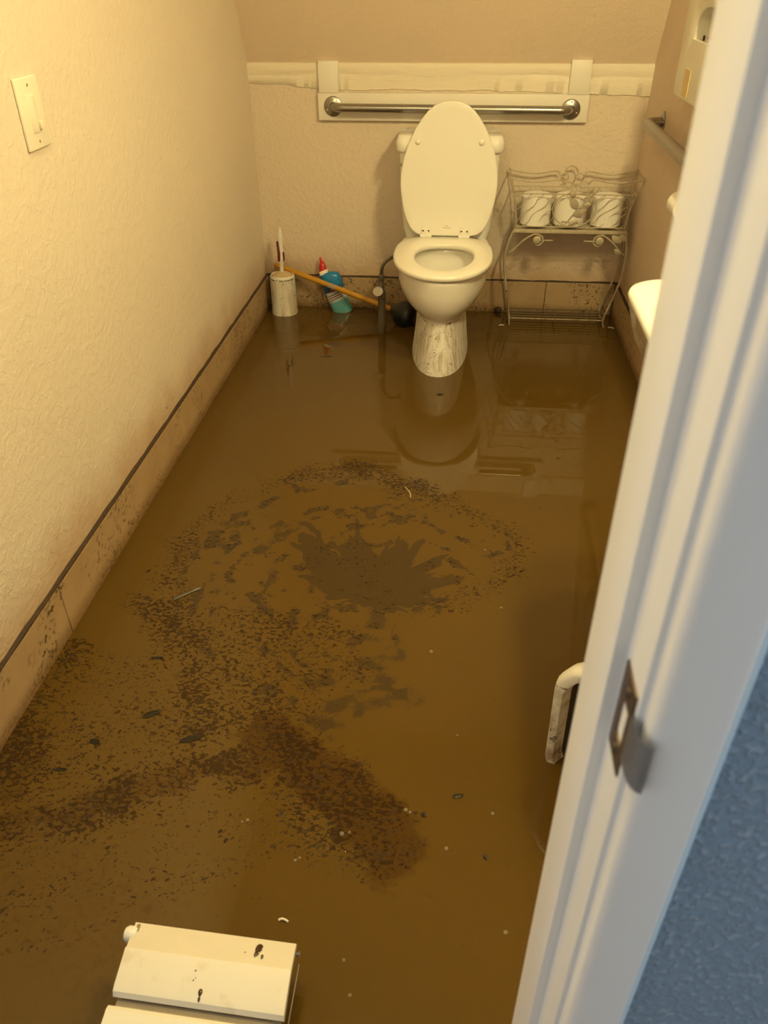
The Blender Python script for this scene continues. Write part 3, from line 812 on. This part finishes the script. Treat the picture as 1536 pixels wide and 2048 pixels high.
for w, mt in ((.096, plain('label_grey_blue', (.14, .17, .26), .4)), (.086, plain('label_red', (.45, .05, .04), .4)), (.076, plain('label_slate', (.18, .22, .27), .4))):
    patch(-.034, .030, w, w+.004, mt, 'label_stripe', .0010, .10)

# ------------------------------------------------------------------ plunger
cup_c = Vector((.628, -.185, .043)); st_end = Vector((.0475, -.028, .190))
pa = (st_end-cup_c).normalized()
pg = thing('plunger', 'black rubber plunger with ochre wooden handle lying against the back wall', 'plunger', cup_c)
bm = nb(); lathe(bm, [(.056, -.036), (.060, -.030), (.061, -.018), (.058, .0), (.050, .020), (.036, .036), (.022, .046), (.016, .06), (.013, .062)], cup_c, pa, 36)
obj('rubber_cup', bm, M['rubber'], pg)
L = (st_end-cup_c).length
bm = nb(); tube(bm, [cup_c+pa*(.05+k*(L-.05)/8) for k in range(9)], [.0115]*8+[.0095], 14)
sk_ = obj('handle', bm, M['wood'], pg)
bm = nb(); lathe(bm, [(.0120, 0), (.0120, .040)], cup_c+pa*(L*.515), pa, 20, False, False); bmesh.ops.solidify(bm, geom=bm.faces[:], thickness=.0003)
o = obj('sticker', bm, plain('pale_sticker', (.66, .52, .36), .6), pg); o['label'] = 'pale paper sticker round the handle'

# ------------------------------------------------------------------ wire rack
rk = thing('wire_rack', 'antique cream wire plant rack with basket beside the toilet', 'rack', (1.28, -.10, FLOOR))
YFN, YBK = -.162, -.045
RW = .0042
CX = 1.282
Lleg = [(1.078, FLOOR), (1.077, .0), (1.074, .035), (1.062, .107), (1.046, .19), (1.037, .274), (1.043, .335), (1.062, .394)]
Rleg = [(1.478, FLOOR), (1.476, -.01), (1.466, .03), (1.480, .085), (1.505, .175), (1.516, .25), (1.514, .325), (1.502, .394)]
for P in (Lleg, Rleg):
    for y in (YFN, YBK):
        bm = nb(); tube(bm, catmull([(x, y, z) for x, z in P], 6), RW+.0004, 8); obj('leg', bm, M['rack_low'], rk)
bm = nb(); box(bm, 1.062, 1.503, YFN, YBK, .393, .3965); box(bm, 1.062, 1.503, YFN-.003, YFN+.001, .385, .3985, .0008)
box(bm, 1.062, 1.503, YBK-.001, YBK+.003, .385, .3985, .0008)
obj('shelf_plate', bm, M['rack'], rk)
# lower shelf rails
rails = nb()
for y in (YFN, -.134, -.106, -.078, YBK):
    bm = nb(); tube(bm, [(1.074, y, .031), (1.467, y, .031)], .0026, 6); obj('shelf_rail', bm, M['rack_low'] if y == YFN else M['rack_mud'], rk)
for x in (1.0755, 1.272, 1.466):
    bm = nb(); tube(bm, [(x, YFN, .0285), (x, YBK, .0285)], .0026, 6); obj('cross_rail', bm, M['rack_mud'], rk)
# basket: a function giving a point on the flared basket wall
def flare(s):      # 0 bottom .. 1 tip : outward offset
    return .045*s**1.8
def front(u, s):   # u -1..1
    hw = .212+flare(s)*.95
    return Vector((CX+u*hw, YFN+.006-flare(s)*.72, .402+.195*s))
def backp(u, s):
    hw = .212+flare(s)*.80
    return Vector((CX+u*hw, YBK-.004+flare(s)*.35, .402+.195*s))
bk = nb()
for f_ in (front, backp):
    for s in (.03, .68):
        tube(bk, [f_(-1+2*k/16, s) for k in range(17)], .0024, 6)
    for u in (-1, 1): tube(bk, [f_(u, s) for s in np.linspace(.02, 1.02, 12)], .0030, 6)
for u in (-1, 1):
    for s in (.03, .68, .98): tube(bk, [front(u, s), backp(u, s)], .0022, 6)
basket = obj('basket_frame', bk, M['rack'], rk)
# top rails with curls
def rail(f_, sgn, amp):
    P = [f_(sgn*1.0, 1.0)+Vector((0, 0, .004)), f_(sgn*.97, .975), f_(sgn*.80, .935), f_(sgn*.62, .915), f_(sgn*.45, .935), f_(sgn*.30, .965), f_(sgn*.22, .955), f_(sgn*.19, .88)]
    return catmull(P, 6)
for f_ in (front, backp):
    for sg in (-1, 1):
        bm = nb(); tube(bm, rail(f_, sg, 1), .0031, 6); obj('top_rail', bm, M['rack'], rk)
        c = f_(sg*.115, .85); bm = nb()
        tube(bm, [c+Vector((sg*.019*math.cos(a)*(1-.035*i), 0, .018*math.sin(a)*(1-.035*i))) for i, a in enumerate(np.linspace(.3, 5.6, 18))], .0025, 6)
        obj('scroll', bm, M['rack'], rk)
bm = nb(); c = backp(-.02, .94); tube(bm, [c+Vector((.025*math.cos(a), 0, .025*math.sin(a))) for a in np.linspace(-.5, 3.6, 20)], .0031, 6); obj('arch', bm, M['rack'], rk)
# wavy diagonal wires, front and back
def wavy(f_, u0, sgn, skip):
    runs = [[]]
    for k in range(25):
        tt = k/24; s = .03+.65*tt
        u = u0+sgn*(.62*tt)+.028*math.sin(tt*2*PI*2)
        p = f_(u, s); rel = p-f_(.03, .38)
        if -1 <= u <= 1 and not (skip and math.hypot(rel.x, rel.z) < .078): runs[-1].append(p)
        elif runs[-1]: runs.append([])
    return [r for r in runs if len(r) > 2]
for i in range(13):
    u0 = -1.5+i*.2
    for r_ in wavy(front, u0, 1, True):
        bm = nb(); tube(bm, r_, .0014, 5); obj('basket_wire', bm, M['rack'], rk)
    for r_ in wavy(backp, -u0, -1, False):
        bm = nb(); tube(bm, r_, .0013, 5); obj('basket_wire', bm, M['rack'], rk)
for u in (-1, 1):     # side wires
    for k in range(5):
        a, b = front(u, .08+.12*k), backp(u, .18+.12*k)
        bm = nb(); tube(bm, [a, (a+b)/2+Vector((0, 0, .006)), b], .0016, 5); obj('basket_wire', bm, M['rack'], rk)
# medallion: ring with a flower spray
c = front(.03, .38)
def med(dx, dz, dy=0): return front(.03+dx/.22, .38+dz/.195)+Vector((0, dy-.002, 0))
bm = nb(); tube(bm, [med(.083*math.cos(a), .066*math.sin(a)) for a in np.linspace(0, 2*PI, 40)[:-1]], .0024, 6, True); obj('medallion_ring', bm, M['rack'], rk)
def leaf(bm, base_, tip_, wd):
    b_, t_ = Vector(base_), Vector(tip_); d = t_-b_; n_ = Vector((-d.z, 0, d.x)).normalized()
    A = []
    for k in range(7):
        q = k/6; w = wd*math.sin(PI*q)**.8
        A.append([bm.verts.new(b_+d*q+n_*w), bm.verts.new(b_+d*q+Vector((0, -.004*math.sin(PI*q), 0))), bm.verts.new(b_+d*q-n_*w)])
    for a, b in zip(A, A[1:]):
        for j in (0, 1):
            try: bm.faces.new((a[j], a[j+1], b[j+1], b[j]))
            except ValueError: pass
    bmesh.ops.remove_doubles(bm, verts=bm.verts, dist=1e-5)
    bmesh.ops.solidify(bm, geom=bm.faces[:], thickness=.001)
bm = nb(); tube(bm, catmull([med(-.028, -.056), med(-.01, -.03), med(.02, .01), med(.05, .045), med(.075, .085)], 5), .0026, 6); obj('flower_stem', bm, M['rack'], rk)
for (a, b, w) in (((-.005, -.02), (.045, .0), .013), ((.015, .005), (-.018, .045), .014), ((.025, .018), (.062, .022), .010), ((-.02, -.062), (.022, -.040), .010), ((-.03, .058), (.0, .078), .010), ((.04, .06), (.055, .09), .009)):
    bm = nb(); leaf(bm, med(*a), med(*b), w); obj('metal_leaf', bm, M['rack'], rk)
bm = nb(); ball(bm, med(-.012, .062, -.004), .013, 10, 6, 1, .45, 1); obj('metal_flower', bm, M['rack'], rk)
bm = nb(); tube(bm, catmull([med(-.045, -.045), med(-.02, -.046), med(.0, -.052), med(.03, -.044), med(.042, -.064)], 5), .002, 6); obj('flower_stem', bm, M['rack'], rk)
# scrolls with flowers under the shelf
for sg, xl, fx in ((1, 1.046, 1.158), (-1, 1.512, 1.403)):
    bm = nb()
    tube(bm, catmull([(xl+sg*.004, YFN, .305), (xl+sg*.022, YFN-.002, .318), (xl+sg*.052, YFN-.003, .350), (xl+sg*.085, YFN-.004, .374), (fx-sg*.005, YFN-.004, .381), (fx+sg*.018, YFN-.004, .372), (fx+sg*.023, YFN-.004, .352), (fx+sg*.008, YFN-.004, .338), (fx-sg*.008, YFN-.004, .342)], 6), .0030, 6)
    tube(bm, [(fx+sg*.018, YFN-.004, .357), (fx+sg*.062, YFN-.004, .358)], .0028, 6)
    obj('scroll', bm, M['rack'], rk)
    bm = nb(); ball(bm, Vector((fx, YFN-.007, .359)), .0165, 12, 8, 1, .4, 1); obj('metal_flower', bm, M['rack'], rk)
for (x, z, r_) in ((1.468, .366, .022), (1.492, .372, .018), (1.480, .318, .016)):
    bm = nb(); leaf(bm, (x-r_, YFN-.008, z+r_*.7), (x+r_, YFN-.008, z-r_*.5), r_*.62); obj('metal_leaf', bm, M['rack'], rk)

# toilet rolls in the basket
def roll(x, y, z, label, r=.059, h=.113, lift=0.0):
    t_ = thing('toilet_roll', label, 'toilet roll', (x, y, z), 'spare toilet rolls in the basket')
    bm = nb(); lathe(bm, [(.016, .002), (r-.004, 0), (r, .004), (r+.0008, h*.5), (r, h-.005), (r-.006, h), (.0175, h+.001), (.016, h-.006)], (x, y, z), (0, 0, 1), 36, False, False)
    obj('paper', bm, M['paper'], t_)
    bm = nb(); lathe(bm, [(.0165, .002), (.0165, h-.001), (.0150, h-.001), (.0150, .002), (.0165, .002)], (x, y, z), (0, 0, 1), 20, False, False)
    for v_ in bm.verts: v_.co.y = y+(v_.co.y-y)*.8
    obj('core', bm, M['core'], t_)
    return t_
roll(1.146, -.100, .406, 'leftmost of three white toilet rolls in the wire basket')
roll(1.278, -.098, .406, 'middle white toilet roll behind the basket medallion')
roll(1.424, -.100, .406, 'rightmost of three white toilet rolls in the wire basket')

# ------------------------------------------------------------------ tipped wastebasket behind the door jamb
tw = thing('wastebasket', 'white mud-caked wastebasket tipped on its side beside the door jamb', 'bin', (1.20, -2.40, 0))
wm = muddy('bin_plastic_muddy', (.80, .77, .70), 0, .22, rough=.4, amount=.95, mud=(.30, .20, .11), scale=42, streak=False)
bc = (1.215, .110)
def binring(y, hw, hh, r, dx=0, dz=0): return [(a+dx, y, b+dz) for a, b in rrect(bc[0], bc[1], hw, hh, r, 8)]
bm = nb()
loft(bm, [binring(-2.10, .085, .10, .05, .03, .02), binring(-2.11, .095, .11, .05, .03, .02), binring(-2.36, .124, .150, .06), binring(-2.375, .130, .160, .06), binring(-2.380, .142, .168, .07), binring(-2.392, .146, .172, .075), binring(-2.408, .145, .171, .075), binring(-2.414, .140, .166, .073), binring(-2.412, .128, .152, .066), binring(-2.395, .123, .145, .06), binring(-2.36, .114, .136, .06), binring(-2.14, .085, .10, .05, .03, .02)], True, True)
ca_, sa_ = math.cos(-.45), math.sin(-.45)
def bin_pose(bm):
  for v_ in bm.verts:
    v_.co.y += (v_.co.z-.1)*-.05
    v_.co.x += math.sin(v_.co.x*90+v_.co.z*70)*.0015
    dx_, dy_ = v_.co.x-1.08, v_.co.y+2.40
    v_.co.x = 1.08+dx_*ca_-dy_*sa_; v_.co.y = -2.40+dx_*sa_+dy_*ca_
bin_pose(bm)
obj('body', bm, wm, tw, sharp=60)
bm = nb(); loft(bm, [binring(-2.385, .121, .143, .06), binring(-2.375, .121, .143, .06)]); bin_pose(bm)
o = obj('mud_inside', bm, M['mud_dark'], tw); o['label'] = 'dark mud filling the mouth'

# ------------------------------------------------------------------ white hinged box in the foreground
hb = thing('hinged_box', 'white plastic hinged box with muddy drips in the near left water', 'box', (.55, -2.95, FLOOR))
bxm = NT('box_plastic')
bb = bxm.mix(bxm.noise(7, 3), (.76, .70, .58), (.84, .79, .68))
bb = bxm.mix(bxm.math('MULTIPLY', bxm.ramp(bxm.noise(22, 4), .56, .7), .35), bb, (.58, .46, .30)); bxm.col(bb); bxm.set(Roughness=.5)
bxm.bump(bxm.noise(90, 4), .12, .001)
H0 = .094
def ang_pts(sec, x0_, x1_, mat, name, par, skew=0.0):
    bm = nb()
    loft(bm, [[(x, y+skew*(x-x0_), z) for y, z in sec] for x in (x0_, x1_)])
    return obj(name, bm, mat, par, sharp=25)
SKW = -.035
# top panel with a crease across its middle and a rolled front lip
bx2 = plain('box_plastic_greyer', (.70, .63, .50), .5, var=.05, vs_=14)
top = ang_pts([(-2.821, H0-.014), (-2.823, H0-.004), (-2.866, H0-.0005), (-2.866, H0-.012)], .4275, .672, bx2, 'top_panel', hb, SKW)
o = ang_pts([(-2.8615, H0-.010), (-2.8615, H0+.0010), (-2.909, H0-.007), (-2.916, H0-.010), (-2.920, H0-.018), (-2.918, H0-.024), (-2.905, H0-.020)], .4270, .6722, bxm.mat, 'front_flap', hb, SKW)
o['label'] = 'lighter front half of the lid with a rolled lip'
ang_pts([(-2.918, H0-.026), (-2.918, H0-.032), (-2.94, H0-.034), (-2.94, H0-.026)], .432, .668, plain('grey_seam', (.34, .28, .2), .6), 'seam_strip', hb, SKW)
ang_pts([(-2.927, H0-.030), (-2.930, H0-.021), (-2.936, H0-.017), (-3.02, H0-.023), (-3.03, H0-.028), (-3.03, H0-.06), (-2.927, H0-.06)], .424, .668, bxm.mat, 'lower_panel', hb, SKW)
ang_pts([(-2.836, FLOOR), (-2.836, H0-.018), (-2.86, H0-.012), (-2.908, H0-.022), (-3.02, H0-.061), (-3.02, FLOOR)], .438, .655, plain('box_side_shadow', (.20, .13, .06), .6, var=.3), 'body', hb, SKW)  # dark brown body: shadow on the white box's side put into its colour
bm = nb(); lathe(bm, [(.010, 0), (.0115, .003), (.0115, .014), (.009, .018), (.004, .0195)], (.434, -2.838, H0-.011), (-1, .03, 0), 24); o = obj('hinge_cap', bm, M['white_plastic'], hb); o['label'] = 'round white hinge cap'
bm = nb(); tube(bm, [(.664, -2.842, H0-.012), (.6775, -2.842, H0-.012)], .0028, 8); tube(bm, [(.6775, -2.842, H0-.012), (.679, -2.842, H0-.012)], .004, 8); o = obj('hinge_pin', bm, M['steel'], hb); o['label'] = 'small steel hinge pin'
bm = nb(); tube(bm, [(.678, -2.850, H0-.024), (.6745, -2.93, H0-.045), (.672, -3.0, H0-.06)], .0012, 6); obj('side_rod', bm, M['steel'], hb)
bm = nb(); box(bm, .4315, .4365, -2.8365, -2.836+.010, H0-.0040, H0-.0026); 
o = obj('corner_mark', bm, plain('grime_mark', (.25, .2, .13), .7), hb, smooth=False)
def surf(x, y):
    return float(np.interp(-(y-SKW*(x-.4275)), [2.823, 2.862, 2.909, 2.916, 2.920], [H0-.004, H0+.000, H0-.007, H0-.010, H0-.018]))
def drip(pts, r, name='mud_drip'):
    bm = nb()
    for (x, y, s, e, a) in pts:
        ring = []
        for k in range(14):
            th_ = 2*PI*k/14
            u = s*math.cos(th_)*(1.0+.25*math.sin(th_)); v_ = s*e*math.sin(th_)
            xx_, yy_ = x+u*math.cos(a)-v_*math.sin(a), y+u*math.sin(a)+v_*math.cos(a)
            zz = surf(xx_, yy_)+.0006
            ring.append(bm.verts.new((x+u*math.cos(a)-v_*math.sin(a), y+u*math.sin(a)+v_*math.cos(a), zz)))
        c = bm.verts.new((x, y, surf(x, y)+.0024))
        for k in range(14): bm.faces.new((ring[k], ring[(k+1) % 14], c))
    o = obj(name, bm, plain('wet_mud_drip', (.055, .026, .010), .12), hb); o['label'] = 'wet dark mud drip'; return o
drip([(.6195, -2.8445, .0050, 1.5, -.35), (.6180, -2.8515, .0032, 1.7, -.5), (.6268, -2.8555, .0018, 1.9, 0), (.6010, -2.8515, .0009, 1, 0)], 0)
drip([(.5372, -2.8825, .0011, 1.1, 0), (.5372, -2.8945, .0010, 1, 0), (.5395, -2.8915, .0007, 1, 0)], 0)
drip([(.551, -2.9085, .0030, 1.6, .0), (.551, -2.9165, .0016, 2.2, 0)], 0)

# ------------------------------------------------------------------ larger single bits on the water
lm = plain('wet_dead_leaf', (.045, .032, .014), .4, var=.5, vs_=60)
def leaf_bit(x, y, L, w, ang, label, group=None, name='leaf_fragment'):
    bm = nb(); A = []
    for k in range(9):
        q = k/8; ww = w*math.sin(PI*min(.98, max(.02, q)))**.7*(.8+.4*random.random())
        px_ = (q-.5)*2*L; row = []
        for j, v_ in enumerate((-1, 0, 1)):
            u, vv_ = px_, v_*ww+.25*w*math.sin(q*3)
            row.append(bm.verts.new((x+u*math.cos(ang)-vv_*math.sin(ang), y+u*math.sin(ang)+vv_*math.cos(ang), .0012+(.0014 if j == 1 else 0)+.002*(q-.5)**2*4)))
        A.append(row)
    for a, b in zip(A, A[1:]):
        for j in (0, 1): bm.faces.new((a[j], b[j], b[j+1], a[j+1]))
    bmesh.ops.solidify(bm, geom=bm.faces[:], thickness=.0012)
    return tag(obj(name, bm, lm, None, loc=(x, y, 0)), label, 'leaf', group)
def twig(x, y, L, ang, r, label, bend=.0):
    P = [(x+(q-.5)*L*math.cos(ang)-bend*math.sin(q*PI)*math.sin(ang), y+(q-.5)*L*math.sin(ang)+bend*math.sin(q*PI)*math.cos(ang), .0008) for q in np.linspace(0, 1, 9)]
    bm = nb(); tube(bm, P, [r*.5]+[r]*7+[r*.4], 6)
    return tag(obj('twig', bm, lm, None, loc=(x, y, 0)), label, 'twig')
leaf_bit(.234, -2.209, .0135, .0045, .05, 'dark pointed leaf floating alone in the clear patch by the left wall')
twig(.234, -1.991, .075, .75, .0045, 'thick dark twig floating at the left rim of the mud swirl')
leaf_bit(.373, -2.42, .021, .009, .35, 'wide dark leaf at the lower left edge of the silt field', None)
leaf_bit(.187, -2.443, .012, .007, -.3, 'curled dark leaf in the silt near the left wall, closest to the tiles')
leaf_bit(.275, -2.365, .020, .008, .5, 'ragged leaf floating left of the wide dark leaf')
leaf_bit(.146, -2.512, .014, .004, .1, 'narrow leaf in the near left silt band')
twig(.224, -.67, .05, 1.4, .002, 'thin upright dark twig floating in front of the brush holder', .006)
twig(.35, -.56, .05, .15, .0016, 'thin hooked twig floating in front of the cleaner bottle', .006)
twig(.739, -1.495, .06, -1.2, .0014, 'thin pale straw at the top of the mud swirl', .006).data.materials[0] = plain('pale_straw', (.55, .42, .22), .5)
leaf_bit(.845, -2.544, .0045, .0055, 1.2, 'small black chip right of the muddy tongue')
leaf_bit(.955, -2.616, .003, .006, .8, 'small black chip floating near the door jamb foot')
leaf_bit(.809, -.854, .014, .005, .1, 'flat leaf bits floating in front of the toilet pedestal')
leaf_bit(.905, -2.50, .010, .005, .3, 'brown leaf lying left of the wastebasket mouth')
# white scraps
wsm = plain('white_scrap', (.80, .76, .68), .3)
def scrap(x, y, L, ang, label):
    bm = nb(); tube(bm, catmull([(x-L*math.cos(ang), y-L*math.sin(ang), .001), (x-.3*L*math.cos(ang), y-.3*L*math.sin(ang)+.3*L, .0022), (x+.5*L*math.cos(ang), y+.5*L*math.sin(ang)+.2*L, .002), (x+L*math.cos(ang), y+L*math.sin(ang), .001)], 5), .0019, 6)
    return tag(obj('plastic_scrap', bm, wsm, None, loc=(x, y, 0)), label, 'scrap')
scrap(.63, -2.756, .008, -.1, 'white plastic scrap floating behind the hinged box')
scrap(1.045, -.173, .011, .1, 'white curved scrap floating at the left foot of the wire rack')
scrap(1.505, -.165, .013, -.3, 'white curved scrap floating at the right foot of the wire rack')
bm = nb(); lathe(bm, [(.016, 0), (.016, .012), (.012, .018), (.006, .02)], (1.033, -.018, .004), (0, 0, 1), 16)
tag(obj('bolt_cap', bm, M['mud_dark'], None, loc=(1.033, -.018, 0)), 'small round brown cap at the back tiles between toilet and rack', 'cap')
# bubbles
bmat = NT('foam_bubble'); bmat.col((.75, .68, .55)); bmat.set(Roughness=.05, Transmission_Weight=.75, IOR=1.1)
bm = nb(); ball(bm, Vector((0, 0, 0)), 1.0, 12, 8, 1, 1, .6)
b0 = None
for (x, y, r_, lb) in ((.838, -2.132, .0046, 'tiny bubble alone in the open water right of the swirl neck'), (.998, -1.971, .0036, 'tiny bubble near the door jamb level with the swirl centre'), (.961, -1.749, .0030, 'tiny bubble just inside the right rim of the mud swirl'), (.702, -2.594, .0044, 'larger bubble of a pair on the dark muddy tongue'), (.715, -2.590, .0026, 'smaller bubble of a pair on the dark muddy tongue'), (.887, -2.605, .0038, 'tiny bubble in clear water right of the muddy tongue tip'), (.968, -2.529, .0034, 'tiny bubble below the tipped wastebasket mouth'), (.735, -2.806, .0030, 'tiny bubble right of the hinged box far corner'), (.811, -2.536, .0038, 'larger bubble of a pair at the right edge of the muddy tongue'), (.819, -2.540, .0026, 'smaller bubble of a pair at the right edge of the muddy tongue'), (.529, -2.583, .0030, 'larger bubble of a pair left of the muddy tongue'), (.520, -2.587, .0022, 'smaller bubble of a pair left of the muddy tongue'), (.629, -2.651, .0031, 'larger bubble of a pair below the muddy tongue'), (.636, -2.646, .0024, 'smaller bubble of a pair below the muddy tongue'), (.751, -2.855, .0029, 'nearest tiny bubble, right of the hinged box rod'), (.901, -2.359, .0026, 'faint tiny bubble left of the tipped wastebasket'), (.985, -2.74, .0038, 'tiny bubble near the foot of the door jamb')):
    if b0 is None: o = b0 = obj('water_bubble', bm, bmat.mat)
    else: o = b0.copy(); C.objects.link(o)
    o.location = (x, y, 0); o.scale = (r_, r_, r_)
    tag(o, lb, 'bubble', 'bubbles on the flood water')
